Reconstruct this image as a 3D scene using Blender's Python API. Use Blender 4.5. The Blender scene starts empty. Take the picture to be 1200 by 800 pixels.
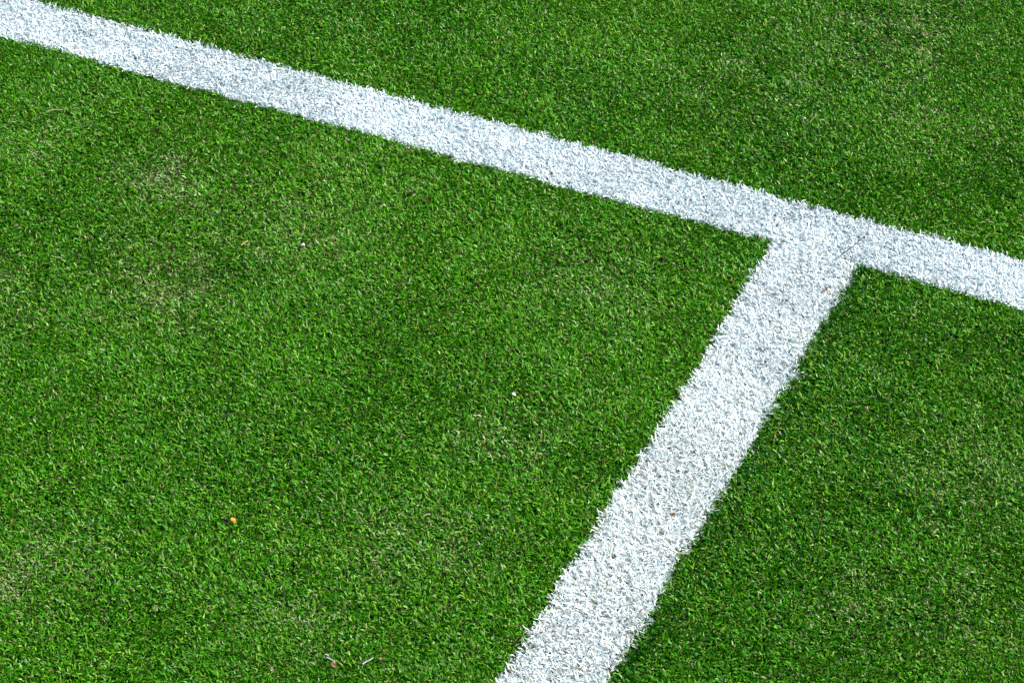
import bpy, bmesh, math, random
import numpy as np
from mathutils import Matrix, Vector, noise

R = math.radians
scene = bpy.context.scene
col = scene.collection
rng = np.random.default_rng(11)
random.seed(4)

# ------------------------------------------------------------------ layout
# world frame: the long painted line runs along X through the origin, the second line leaves it along -Y
W1, W2 = 0.100, 0.105                      # widths of the two turf lines (m)
PER = 5                                    # fibres in a tuft
PILE = 0.0060                              # visible height of the pile
YAW, X0, Y0, CAM_H = -0.3391, 0.3767, 3.6606, 2.3614
PITCH, ROLL, FPX = 0.6100, -0.0743, 4168.6
cy_, sy_ = math.cos(YAW), math.sin(YAW)
CAM_X, CAM_Y = cy_*(-X0) + sy_*(-Y0), sy_*X0 - cy_*Y0

def cam_to_world(v):                       # rotate a camera-heading vector into the line frame
    return (cy_*v[0] + sy_*v[1], -sy_*v[0] + cy_*v[1])

# ------------------------------------------------------------------ helpers
def tag(o, label=None, cat=None, group=None, kind=None):
    if label: o['label'] = label
    if cat: o['category'] = cat
    if group: o['group'] = group
    if kind: o['kind'] = kind
    return o

def link(name, me, mat):
    me.materials.append(mat)
    o = bpy.data.objects.new(name, me)
    col.objects.link(o)
    return o

class Noise2:
    """smooth value noise on an unbounded grid"""
    def __init__(self, scale, seed):
        self.s = scale
        self.g = np.random.default_rng(seed).random((256, 256))
    def __call__(self, x, y):
        u, v = x/self.s + 91.3, y/self.s + 47.7
        i, j = np.floor(u).astype(int), np.floor(v).astype(int)
        a, b = u-i, v-j
        a, b = a*a*(3-2*a), b*b*(3-2*b)
        g = self.g
        i0, i1, j0, j1 = i % 256, (i+1) % 256, j % 256, (j+1) % 256
        return (g[i0, j0]*(1-a)+g[i1, j0]*a)*(1-b) + (g[i0, j1]*(1-a)+g[i1, j1]*a)*b

n_big, n_mid, n_small = Noise2(.30, 1), Noise2(.085, 2), Noise2(.022, 3)
n_lean, n_lean2 = Noise2(.16, 4), Noise2(.045, 5)
n_edge1, n_edge2, n_tuft = Noise2(.05, 6), Noise2(.016, 7), Noise2(.03, 8)

def edge_wobble(t, k):                     # ragged border of the inlaid line
    z = np.full_like(t, 3.7*k)
    return .0032*(n_edge1(t, z)-.5) + .0065*(n_edge2(t, z+1.3)-.5)

LX = np.array([-.62, -.52, -.42, -.31, -.21, -.13, -.06]) * 1.5   # slow bow of the second line's borders
def white_mask(x, y):
    """1 in the long line, 2 in the second line, 0 in green"""
    up = W1/2 + edge_wobble(x, 1); lo = -W1/2 + edge_wobble(x, 2)
    m1 = (y < up) & (y > lo)
    le = -W2/2 + edge_wobble(y, 3) + .0070*np.clip((-y-.65)/.5, 0, 1) + .0020 + .0030*np.sin(np.clip((-y-.15)/.75, 0, 1)*math.pi)
    ri = W2/2 + edge_wobble(y, 4)
    m2 = (x > le) & (x < ri) & (y <= lo)
    return np.where(m1, 1, np.where(m2, 2, 0))

# ------------------------------------------------------------------ blades
def make_tufts(x0, x1, y0, y1, pitch, per):
    nx, ny = int((x1-x0)/pitch), int((y1-y0)/pitch)
    gx, gy = np.meshgrid(np.arange(nx), np.arange(ny))
    tx = x0 + (gx.ravel()+rng.random(nx*ny))*pitch
    ty = y0 + (gy.ravel()+rng.random(nx*ny))*pitch
    return tx, ty

def blades(tx, ty, per, white=False, seed=0, hscale=1.0):
    """curled fibres in tufts -> verts (N,8,3), colours (N,3)"""
    r = np.random.default_rng(seed)
    nt = len(tx)
    N = nt*per
    ti = np.repeat(np.arange(nt), per)
    X, Y = tx[ti], ty[ti]
    # tufts lean together, the nap of the carpet varies slowly
    nap = cam_nap + (n_lean(tx, ty)-.5)*2.2 + (n_lean2(tx, ty)-.5)*3.2
    taz = nap + r.normal(0, .75, nt)
    az = taz[ti] + r.normal(0, 1.05, N)
    worn = worn_field(X, Y)
    hgt = (.85 + .35*r.random(nt))[ti]*(.75 + .5*r.random(N))*(1 - .25*worn)*hscale
    hgt *= .88 + .24*n_tuft(X, Y)
    L = .0086*hgt
    if white: L *= np.where(Y < -W1/2, 1.22, 1.0)
    th0 = np.abs(r.normal(.30, .22, N)) + .25*worn
    th1 = th0 + np.clip(r.normal(1.25, .50, N), .15, 2.3)
    curl = r.normal(0, 1.2, N)
    w = r.uniform(.00070, .00106, N)*(.98 if white else 1.0)      # half width
    thatch = np.zeros(N, bool)
    dry = np.exp(-((X+.62)**2 + (Y+.30)**2)/.10)     # weight for lighter fibres and more thatch on one side of the carpet
    if not white:
        thatch = r.random(N) < (.135 + .10*(n_mid(X, Y)-.5) + .22*worn + .07*dry)
        w[thatch] *= .62
        curl[thatch] *= 2.2
        L[thatch] *= .92
    px = X + r.normal(0, .0011, N); py = Y + r.normal(0, .0011, N)
    pz = r.uniform(-.001, .0005, N)
    tw0 = r.normal(0, .7, N); tw1 = r.normal(0, .8, N)
    V = np.empty((N, 8, 3), np.float32)
    prof = (.95, 1.0, .88, .34)
    for k in range(4):
        f = k/3
        a = az + curl*f
        th = th0 + (th1-th0)*f
        if k:
            fm = (k-.5)/3
            thm = th0 + (th1-th0)*fm; am = az + curl*fm
            px = px + np.sin(thm)*np.cos(am)*L/3
            py = py + np.sin(thm)*np.sin(am)*L/3
            pz = np.maximum(pz + np.cos(thm)*L/3, .0006*k)
        t = tw0 + tw1*f                     # roll of the ribbon about its own axis
        ux, uy = -np.sin(a), np.cos(a)
        vx, vy, vz = np.cos(th)*np.cos(a), np.cos(th)*np.sin(a), -np.sin(th)
        ct, st = np.cos(t), np.sin(t)
        wx, wy, wz = ct*ux+st*vx, ct*uy+st*vy, st*vz
        hw = w*prof[k]
        V[:, 2*k, 0], V[:, 2*k, 1], V[:, 2*k, 2] = px-wx*hw, py-wy*hw, pz-wz*hw
        V[:, 2*k+1, 0], V[:, 2*k+1, 1], V[:, 2*k+1, 2] = px+wx*hw, py+wy*hw, pz+wz*hw
    # colour of each fibre
    if white:
        C = np.empty((N, 3)); b = r.uniform(.83, .94, N)*(.94 + .10*n_mid(X, Y))
        near = np.clip(-Y/.6, 0, 1)               # the second line is a little creamier
        C[:, 0], C[:, 1], C[:, 2] = b*(.895+.035*near), b*(.98+.015*near), b*(1.0-.01*near)
        d = r.random(N) < np.where(Y < -W1/2, .055, .012)               # a few soiled fibres
        C[d] *= np.array([.72, .62, .48])
    else:
        g1, g2 = np.array([.011, .120, .0015]), np.array([.078, .320, .0035])
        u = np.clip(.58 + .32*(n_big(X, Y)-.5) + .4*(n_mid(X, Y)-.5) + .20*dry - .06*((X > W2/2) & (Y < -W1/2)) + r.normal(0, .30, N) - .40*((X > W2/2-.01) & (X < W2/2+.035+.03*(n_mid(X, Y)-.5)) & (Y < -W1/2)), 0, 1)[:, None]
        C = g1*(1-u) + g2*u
        yl = r.random(N) < .17 + .12*(n_big(X+3, Y)-.5)
        C[yl] = np.array([.165, .375, .016])*r.uniform(.7, 1.15, (yl.sum(), 1))
        tc = r.random(N)[:, None]
        tan = np.array([.13, .20, .035])*(1-tc) + np.array([.27, .27, .11])*tc
        C[thatch] = tan[thatch]
        pale = r.random(N) < .015 + .34*worn
        C[pale] = np.array([.33, .43, .17])*r.uniform(.6, 1.1, (pale.sum(), 1))
        br = r.random(N) < .003
        C[br] = np.array([.19, .115, .05])
    return V, C

# flattened, dusty spots of the carpet: (x, y, radius, strength)
WORN = [(-.671, -.462, .060, 1.0), (-.775, -.253, .050, .8), (-.053, .502, .10, .75), (-.565, -1.006, .06, .8),
        (-.278, -.989, .045, .9), (.238, -.690, .045, .6), (-.202, -.565, .05, .6), (-.218, -.794, .06, .7),
        (.388, -.625, .06, .7), (-.988, -.241, .06, .8), (-.217, -.230, .06, .6), (-.60, -.30, .10, .45),
        (-.85, -.60, .08, .4), (.05, .35, .08, .35), (-.20, .33, .10, .3), (.30, -.40, .07, .4), (-.10, -1.0, .05, .5)]
def worn_field(x, y):
    w = np.zeros_like(x)
    for a, b, r_, s in WORN:
        w = np.maximum(w, s*np.exp(-((x-a)**2 + (y-b)**2)/(1.5*r_*r_)))
    return np.clip(w*(.25 + 1.5*n_small(x, y)*n_tuft(x+5, y)*1.6) , 0, 1)

nap_dir = cam_to_world((-.55, -.35))
cam_nap = math.atan2(nap_dir[1], nap_dir[0])

def blade_mesh(name, chunks, extra_pts=None, n_main=None):
    V = np.concatenate([c[0] for c in chunks]); C = np.concatenate([c[1] for c in chunks])
    N = len(V)
    co = V.reshape(-1, 3)
    P = 0 if extra_pts is None else len(extra_pts)
    if P: co = np.concatenate([co, np.asarray(extra_pts, np.float32)])
    me = bpy.data.meshes.new(name)
    me.vertices.add(len(co)); me.vertices.foreach_set('co', co.ravel().astype(np.float32))
    q = np.array([[0, 1, 3, 2], [2, 3, 5, 4], [4, 5, 7, 6]])
    idx = (np.arange(N)[:, None, None]*8 + q[None]).reshape(-1, 4)
    F = len(idx)
    me.loops.add(F*4); me.loops.foreach_set('vertex_index', idx.ravel().astype(np.int32))
    me.polygons.add(F); me.polygons.foreach_set('loop_start', (np.arange(F)*4).astype(np.int32))
    me.update(calc_edges=True)
    at = me.attributes.new('fibre', 'FLOAT_COLOR', 'FACE')
    c4 = np.ones((F, 4), np.float32); c4[:, :3] = np.repeat(C, 3, axis=0)
    at.data.foreach_set('color', c4.ravel())
    me.polygons.foreach_set('use_smooth', np.ones(F, bool))
    if P:
        role = np.zeros(len(co), np.int32); role[n_main*8:N*8] = 1; role[N*8:] = 2
        a = me.attributes.new('role', 'INT', 'POINT'); a.data.foreach_set('value', role)
    return me

# ------------------------------------------------------------------ materials
def fibre_material(name, rough, transl, spec, tcol):
    m = bpy.data.materials.new(name); m.use_nodes = True
    nt = m.node_tree; N = nt.nodes; N.clear()
    out = N.new('ShaderNodeOutputMaterial')
    att = N.new('ShaderNodeAttribute'); att.attribute_name = 'fibre'
    p = N.new('ShaderNodeBsdfPrincipled')
    p.inputs['Roughness'].default_value = rough
    p.inputs['Specular IOR Level'].default_value = spec
    t = N.new('ShaderNodeBsdfTranslucent')
    mul = N.new('ShaderNodeMix'); mul.data_type = 'RGBA'; mul.blend_type = 'MULTIPLY'
    mul.inputs['Factor'].default_value = 1.0
    mul.inputs['B'].default_value = (*tcol, 1)
    mx = N.new('ShaderNodeMixShader'); mx.inputs['Fac'].default_value = transl
    nt.links.new(att.outputs['Color'], p.inputs['Base Color'])
    nt.links.new(att.outputs['Color'], mul.inputs['A'])
    nt.links.new(mul.outputs['Result'], t.inputs['Color'])
    nt.links.new(p.outputs[0], mx.inputs[1]); nt.links.new(t.outputs[0], mx.inputs[2])
    nt.links.new(mx.outputs[0], out.inputs['Surface'])
    return m

def solid(name, c1, c2, scale, rough=.6):
    """two tones broken up by noise, for the bits of debris and the ground"""
    m = bpy.data.materials.new(name); m.use_nodes = True
    nt = m.node_tree; N = nt.nodes
    p = N['Principled BSDF']; p.inputs['Roughness'].default_value = rough
    tc = N.new('ShaderNodeTexCoord'); no = N.new('ShaderNodeTexNoise')
    no.inputs['Scale'].default_value = scale; no.inputs['Detail'].default_value = 5
    ra = N.new('ShaderNodeValToRGB')
    ra.color_ramp.elements[0].position = .38; ra.color_ramp.elements[1].position = .64
    ra.color_ramp.elements[0].color = (*c1, 1); ra.color_ramp.elements[1].color = (*c2, 1)
    bu = N.new('ShaderNodeBump'); bu.inputs['Strength'].default_value = .4; bu.inputs['Distance'].default_value = .001
    nt.links.new(tc.outputs['Object'], no.inputs['Vector'])
    nt.links.new(no.outputs[0], ra.inputs[0]); nt.links.new(ra.outputs[0], p.inputs['Base Color'])
    nt.links.new(no.outputs[0], bu.inputs['Height']); nt.links.new(bu.outputs[0], p.inputs['Normal'])
    return m

M_green = fibre_material('green_fibre', .40, .21, .24, (1.25, 1.15, .7))
M_white = fibre_material('white_fibre', .50, .22, .35, (1, 1, 1))
M_ground = solid('turf_backing', (.007, .020, .004), (.020, .045, .010), 160, .9)

# ------------------------------------------------------------------ ground
bm = bmesh.new()
bmesh.ops.create_grid(bm, x_segments=8, y_segments=8, size=300)
me = bpy.data.meshes.new('ground'); bm.to_mesh(me); bm.free()
tag(link('ground', me, M_ground), kind='structure')

# ------------------------------------------------------------------ the lines
def line_mesh(name, x0, x1, y0, y1, which, seed):
    tx, ty = make_tufts(x0, x1, y0, y1, .0036, PER)
    k = white_mask(tx, ty) == which
    if which == 2:                           # glued joint against the long line, open here and there
        gap = (ty > -W1/2 - .0045) & (tx > -.030) & (n_small(tx*1.4+2, ty) > .45)
        k &= ~gap
    return blade_mesh(name, [blades(tx[k], ty[k], PER, True, seed)])
o = link('field_line', line_mesh('field_line', -4, 4, -.07, .07, 1, 21), M_white)
tag(o, 'long straight white line running unbroken across the whole green turf', 'line marking', 'white turf lines', 'thing')
o = link('field_line', line_mesh('field_line', -.08, .08, -4, 0, 2, 22), M_white)
tag(o, 'shorter white line that ends against the long line in a T junction', 'line marking', 'white turf lines', 'thing')

# ------------------------------------------------------------------ the grass
QUAD = [(-1.16, .03), (.064, .681), (.442, -.721), (-.50, -1.18)]    # patch of carpet built fibre by fibre
def inside(x, y, grow):
    m = np.ones_like(x, bool)
    for i in range(4):
        (ax, ay), (bx, by) = QUAD[i], QUAD[(i+1) % 4]
        l = math.hypot(bx-ax, by-ay)
        m &= ((bx-ax)*(y-ay) - (by-ay)*(x-ax))/l < grow
    return m
GROW = .22
tx, ty = make_tufts(-1.7, .95, -1.6, 1.1, .0039, PER)
k = inside(tx, ty, GROW) & (white_mask(tx, ty) == 0)
# small gaps where tufts are missing; the first stands in for the crumb's shadow
hr = np.random.default_rng(77)
HOLES = [(-.4102, -.8413, .0066), (-.458, -.711, .005), (-.392, -.775, .005)] + [(a, b, c) for a, b, c in
         zip(hr.uniform(-1.1, .45, 70), hr.uniform(-1.2, .7, 70), hr.uniform(.0028, .0050, 70))]
for a, b, c in HOLES:
    k &= (tx-a)**2 + (ty-b)**2 > c*c
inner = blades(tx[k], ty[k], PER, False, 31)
# stray green fibres that lie across the borders of the lines
sx = rng.uniform(-1.2, .6, 60); sy = np.where(rng.random(60) < .5, W1/2, -W1/2) + rng.normal(0, .004, 60)
s2y = rng.uniform(-1.2, -.06, 90); s2x = np.where(rng.random(90) < .35, -W2/2+.002, W2/2-.004) + rng.normal(0, .006, 90)
jx = np.concatenate([rng.normal(.052, .006, 14), rng.normal(.012, .010, 8)]); jy = np.concatenate([rng.normal(-.0495, .0025, 14), rng.normal(-.0530, .002, 8)])
stray = blades(np.concatenate([sx, s2x, jx]), np.concatenate([sy, s2y, jy]), 1, False, 33, 1.25)
# one tile of the same carpet, repeated outside that patch (beyond the photograph)
TILE = .30
ttx, tty = make_tufts(0, TILE, 0, TILE, .0039, PER)
tile = blades(ttx, tty, PER, False, 32)
pts = []
for bx, by, dx, dy in ((0, W1/2+.002, 1, 1), (-TILE, W1/2+.002, -1, 1), (W2/2+.002, -W1/2-.002-TILE, 1, -1), (-W2/2-.002-TILE, -W1/2-.002-TILE, -1, -1)):
    for i in range(14):
        for j in range(14):
            x, y = bx+dx*i*TILE, by+dy*j*TILE
            cs = np.array([(x, y), (x+TILE, y), (x, y+TILE), (x+TILE, y+TILE)])
            if not inside(cs[:, 0], cs[:, 1], GROW).all():
                pts.append((x, y, 0))
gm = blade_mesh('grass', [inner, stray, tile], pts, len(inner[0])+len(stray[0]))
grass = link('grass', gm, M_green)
tag(grass, 'short curly bright green turf on both sides of the white lines', 'grass', kind='stuff')

ng = bpy.data.node_groups.new('grass_spread', 'GeometryNodeTree')
ng.interface.new_socket('Geometry', in_out='INPUT', socket_type='NodeSocketGeometry')
ng.interface.new_socket('Geometry', in_out='OUTPUT', socket_type='NodeSocketGeometry')
gn = ng.nodes
gi, go = gn.new('NodeGroupInput'), gn.new('NodeGroupOutput')
at = gn.new('GeometryNodeInputNamedAttribute'); at.data_type = 'INT'; at.inputs['Name'].default_value = 'role'
def cmp(v):
    c = gn.new('FunctionNodeCompare'); c.data_type = 'INT'; c.operation = 'EQUAL'
    ng.links.new(at.outputs['Attribute'], [s for s in c.inputs if s.type == 'INT'][0])
    [s for s in c.inputs if s.type == 'INT'][1].default_value = v
    return c
s2 = gn.new('GeometryNodeSeparateGeometry'); s1 = gn.new('GeometryNodeSeparateGeometry')
ng.links.new(gi.outputs[0], s2.inputs['Geometry']); ng.links.new(cmp(2).outputs[0], s2.inputs['Selection'])
ng.links.new(s2.outputs['Inverted'], s1.inputs['Geometry']); ng.links.new(cmp(1).outputs[0], s1.inputs['Selection'])
mp = gn.new('GeometryNodeMeshToPoints'); ng.links.new(s2.outputs['Selection'], mp.inputs['Mesh'])
ip = gn.new('GeometryNodeInstanceOnPoints')
ng.links.new(mp.outputs[0], ip.inputs['Points']); ng.links.new(s1.outputs['Selection'], ip.inputs['Instance'])
jn = gn.new('GeometryNodeJoinGeometry')
ng.links.new(s1.outputs['Inverted'], jn.inputs[0]); ng.links.new(ip.outputs[0], jn.inputs[0])
ng.links.new(jn.outputs[0], go.inputs[0])
md = grass.modifiers.new('spread', 'NODES'); md.node_group = ng

# ------------------------------------------------------------------ bits lying on the turf
def chunk(r, flat, seed, elong=1.0, cuts=9, deep=.5):
    """an angular crumb"""
    bm = bmesh.new(); bmesh.ops.create_icosphere(bm, subdivisions=2, radius=1)
    ra = random.Random(seed)
    pl = [(Vector((ra.gauss(0, 1), ra.gauss(0, 1), ra.gauss(0, .8))).normalized(), ra.uniform(deep, .85)) for _ in range(cuts)]
    for v in bm.verts:
        for n, d in pl:
            e = v.co.dot(n)-d
            if e > 0: v.co -= n*e
        v.co = Vector((v.co.x*r*elong, v.co.y*r, v.co.z*r*flat))
    bmesh.ops.recalc_face_normals(bm, faces=bm.faces)
    me = bpy.data.meshes.new('chunk'); bm.to_mesh(me); bm.free()
    return me

def wedge(a, seed):
    """a broken, sharp-edged crumb with flat faces"""
    ra = random.Random(seed); bm = bmesh.new(); bmesh.ops.create_cube(bm, size=a)
    for v in bm.verts:
        k = .78 if v.co.z > 0 else 1.0
        v.co = Vector((v.co.x*k + ra.uniform(-.14, .14)*a, v.co.y*k + ra.uniform(-.14, .14)*a, v.co.z*(1.1 if v.co.x < 0 else .8) + ra.uniform(-.08, .08)*a))
    bmesh.ops.bevel(bm, geom=bm.edges[:], offset=a*.07, segments=1, affect='EDGES')
    bmesh.ops.recalc_face_normals(bm, faces=bm.faces)
    me = bpy.data.meshes.new('wedge'); bm.to_mesh(me); bm.free()
    return me

def leaf_bit(l, w, seed, curl=.5):
    """a torn, curled scrap of dry leaf with real thickness"""
    ra = random.Random(seed); l *= .85; w *= .85
    bm = bmesh.new(); nu, nv = 8, 5; g = []
    for i in range(nu):
        row = []
        for j in range(nv):
            u, v = i/(nu-1)-.5, j/(nv-1)-.5
            e = (1-(2*abs(u))**2.2)**.5*.85 + .15
            p = Vector((u*l, v*w*e, curl*w*(v*v*3 + u*u*1.2) + ra.uniform(-.06, .06)*w))
            if abs(u) > .45 or abs(v) > .45: p += Vector((ra.uniform(-1, 1)*l*.07, ra.uniform(-1, 1)*w*.10, 0))
            row.append(bm.verts.new(p))
        g.append(row)
    for i in range(nu-1):
        for j in range(nv-1):
            bm.faces.new((g[i][j], g[i+1][j], g[i+1][j+1], g[i][j+1]))
    bmesh.ops.solidify(bm, geom=bm.faces[:], thickness=.0004)
    bmesh.ops.recalc_face_normals(bm, faces=bm.faces)
    me = bpy.data.meshes.new('leaf_bit'); bm.to_mesh(me); bm.free()
    return me

def strand(l, r0, r1, bend, seed, rise=.0, flat=1.0):
    """a thin tapered straw, twig or needle lying along X"""
    ra = random.Random(seed); bm = bmesh.new(); n, k = 14, 6; prev = None
    ph = ra.uniform(0, 6)
    for i in range(n):
        f = i/(n-1); r = r0+(r1-r0)*f
        c = Vector(((f-.5)*l, bend*l*(4*f*(1-f)-.5) + .02*l*math.sin(5*f+ph), rise*l*f + .012*l*math.sin(4*f+ph)))
        ring = [bm.verts.new(c + Vector((0, math.cos(t)*r, math.sin(t)*r*flat))) for t in [2*math.pi*q/k for q in range(k)]]
        if prev:
            for q in range(k): bm.faces.new((prev[q], prev[(q+1) % k], ring[(q+1) % k], ring[q]))
        else: bm.faces.new(ring[::-1])
        prev = ring
    bm.faces.new(prev)
    bmesh.ops.recalc_face_normals(bm, faces=bm.faces)
    me = bpy.data.meshes.new('strand'); bm.to_mesh(me); bm.free()
    return me

def put(name, me, mat, x, y, z, rz, label, cat, group=None, tilt=(0, 0), smooth=False):
    o = link(name, me, mat)
    o.location = (x, y, z); o.rotation_euler = (tilt[0], tilt[1], rz)
    if smooth:
        me.polygons.foreach_set('use_smooth', [True]*len(me.polygons))
    return tag(o, label, cat, group)

M_amber = solid('amber_crumb', (.72, .28, .015), (.86, .42, .05), 260, .45)
M_chalk = solid('pale_crumb', (.62, .66, .64), (.80, .82, .80), 300, .5)
M_russet = solid('russet_leaf', (.19, .085, .050), (.30, .16, .10), 300, .7)
M_olive = solid('olive_leaf', (.13, .095, .012), (.22, .15, .03), 300, .7)
M_straw = solid('yellow_straw', (.55, .36, .08), (.70, .50, .16), 200, .6)
M_orange = solid('orange_leaf', (.46, .20, .09), (.58, .31, .16), 300, .65)
M_tan = solid('tan_straw', (.40, .30, .18), (.55, .44, .30), 200, .7)
M_twig = solid('dark_twig', (.015, .022, .028), (.035, .042, .045), 300, .7)
M_grey = solid('grey_straw', (.26, .28, .28), (.40, .42, .42), 300, .6)

Z = PILE
G1, G2 = 'dry leaf scraps on the turf', 'loose straws on the turf'
put('debris_crumb', wedge(.0058, 2), M_amber, -.4047, -.8393, Z+.0006, .75, 'bright orange yellow crumb lying alone on the green grass', 'crumb', tilt=(.15, -.1))
put('debris_crumb', chunk(.0026, .7, 5, 1.35), M_chalk, -.2195, -.4905, Z+.0016, .2, 'small white crumb on the grass left of the short line', 'crumb', 'white crumbs on the grass')
put('debris_crumb', chunk(.0026, .8, 6, 1.3), M_chalk, -.5596, -.3215, Z+.0014, .4, 'tiny white crumb on the grass near the thin yellow straw', 'crumb', 'white crumbs on the grass')
put('leaf_scrap', leaf_bit(.0085, .0070, 1), M_russet, -.4876, -.1573, Z+.0016, 1.9, 'reddish brown leaf scrap in the grass below the long line', 'leaf', G1, (.2, .2))
put('leaf_scrap', leaf_bit(.0105, .0062, 2), M_olive, -.4655, -.1611, Z+.0010, .2, 'olive brown leaf scrap beside the reddish brown one', 'leaf', G1, (.15, -.1))
put('leaf_scrap', leaf_bit(.0070, .0052, 3, .8), M_orange, .0188, -.6229, Z+.0022, .6, 'orange leaf scrap lying on the short white line, well below the junction', 'leaf', G1, (-.1, .2))
put('leaf_scrap', leaf_bit(.0078, .0056, 4), M_orange, -.2089, -1.0114, Z+.0012, .1, 'orange leaf scrap in the grass beside pale grey straws', 'leaf', G1, (.1, .2))
put('leaf_scrap', leaf_bit(.0066, .0034, 5), M_orange, -.1701, -.9806, Z+.0014, 1.3, 'narrow upright orange leaf scrap in the grass by a grey straw', 'leaf', G1, (.3, .1))
put('leaf_scrap', leaf_bit(.0062, .0048, 6, .3), M_orange, .0362, -.1277, Z+.0024, .9, 'small orange leaf scrap on the short white line just below the junction', 'leaf', G1, (.1, -.2))
put('leaf_scrap', leaf_bit(.0060, .0042, 7), M_russet, -.0431, -.0506, Z+.0012, .4, 'rusty leaf scrap in the left inner corner of the two lines', 'leaf', G1, (.1, .2))
put('leaf_scrap', leaf_bit(.0050, .0040, 8), M_orange, -.0720, -.1585, Z+.0012, .8, 'tiny orange leaf scrap in the grass just left of the short line', 'leaf', G1, (.2, .2))
put('leaf_scrap', leaf_bit(.0046, .0030, 9), M_russet, .0018, -.5022, Z+.0018, .9, 'tiny brown leaf scrap in the middle of the short white line', 'leaf', G1, (.1, .1))
put('leaf_scrap', leaf_bit(.0046, .0034, 10), M_orange, -.2050, -.4850, Z+.0010, .7, 'tiny orange leaf scrap right beside the white crumb', 'leaf', G1, (.1, .1))
put('leaf_scrap', leaf_bit(.0085, .0075, 11), M_tan, -.0320, .5183, Z+.0012, .7, 'pale tan leaf scrap in the grass beyond the long line', 'leaf', G1, (.3, .2))
put('straw', strand(.0125, .0006, .0004, .04, 1), M_straw, -.6225, -.3517, Z+.0030, 1.35, 'thin yellow straw on the grass below the long line', 'straw', G2)
put('straw', strand(.0185, .0006, .0005, .06, 2), M_tan, -.9630, -.1880, Z+.0030, .62, 'pale straw lying on the grass under the far end of the long line', 'straw', G2)
put('straw', strand(.0180, .0006, .0004, .05, 3), M_tan, .0500, -.6825, Z+.0040, .50, 'thin tan straw on the right border of the short white line', 'straw', G2)
put('straw', strand(.0160, .0009, .0006, .05, 4, 0, .5), M_grey, -.1808, -.9888, Z+.0014, 1.23, 'grey straw in the grass next to a narrow orange leaf scrap', 'straw', G2)
put('straw', strand(.0120, .0012, .0008, .10, 5, 0, .5), M_grey, -.2150, -1.0040, Z+.0014, -.43, 'short pale grey straw touching an orange leaf scrap in the grass', 'straw', G2)
put('twig', strand(.066, .0007, .0005, .02, 7, .02), M_twig, .0385, -.0190, Z+.0040, math.atan2(.0714, .016), 'thin dark twig lying across the junction of the two white lines', 'twig', smooth=True)

# ------------------------------------------------------------------ light
SUN_EL = R(46)
sd = cam_to_world((1.0, .12))
az = math.atan2(sd[1], sd[0])
sun = bpy.data.lights.new('sun', 'SUN'); sun.energy = 4.6; sun.angle = R(.53); sun.color = (1, .97, .925)
so = bpy.data.objects.new('sun', sun); col.objects.link(so)
dirv = Vector((math.cos(az)*math.cos(SUN_EL), math.sin(az)*math.cos(SUN_EL), math.sin(SUN_EL)))
so.rotation_euler = dirv.to_track_quat('Z', 'Y').to_euler()
w = bpy.data.worlds.new('World'); scene.world = w; w.use_nodes = True
bg = w.node_tree.nodes['Background']; bg.inputs['Strength'].default_value = .075
sky = w.node_tree.nodes.new('ShaderNodeTexSky'); sky.sky_type = 'NISHITA'; sky.sun_disc = False
sky.ozone_density = .35; sky.sun_elevation = SUN_EL; sky.sun_rotation = math.pi/2 - az
w.node_tree.links.new(sky.outputs[0], bg.inputs['Color'])

# ------------------------------------------------------------------ camera
cam = bpy.data.cameras.new('camera'); cam.sensor_width = 36; cam.lens = FPX/1200*36
cam.clip_start = .05; cam.clip_end = 1000
co = bpy.data.objects.new('camera', cam); col.objects.link(co); scene.camera = co
co.matrix_world = Matrix.Translation((CAM_X, CAM_Y, CAM_H + PILE*.8)) @ Matrix.Rotation(-YAW, 4, 'Z') \
    @ Matrix.Rotation(math.pi/2 - PITCH, 4, 'X') @ Matrix.Rotation(-ROLL, 4, 'Z')

vs = scene.view_settings
vs.view_transform = 'Standard'; vs.look = 'None'; vs.gamma = 1; vs.use_curve_mapping = False; vs.exposure = 0.76
scene.render.resolution_x, scene.render.resolution_y = 1024, 682
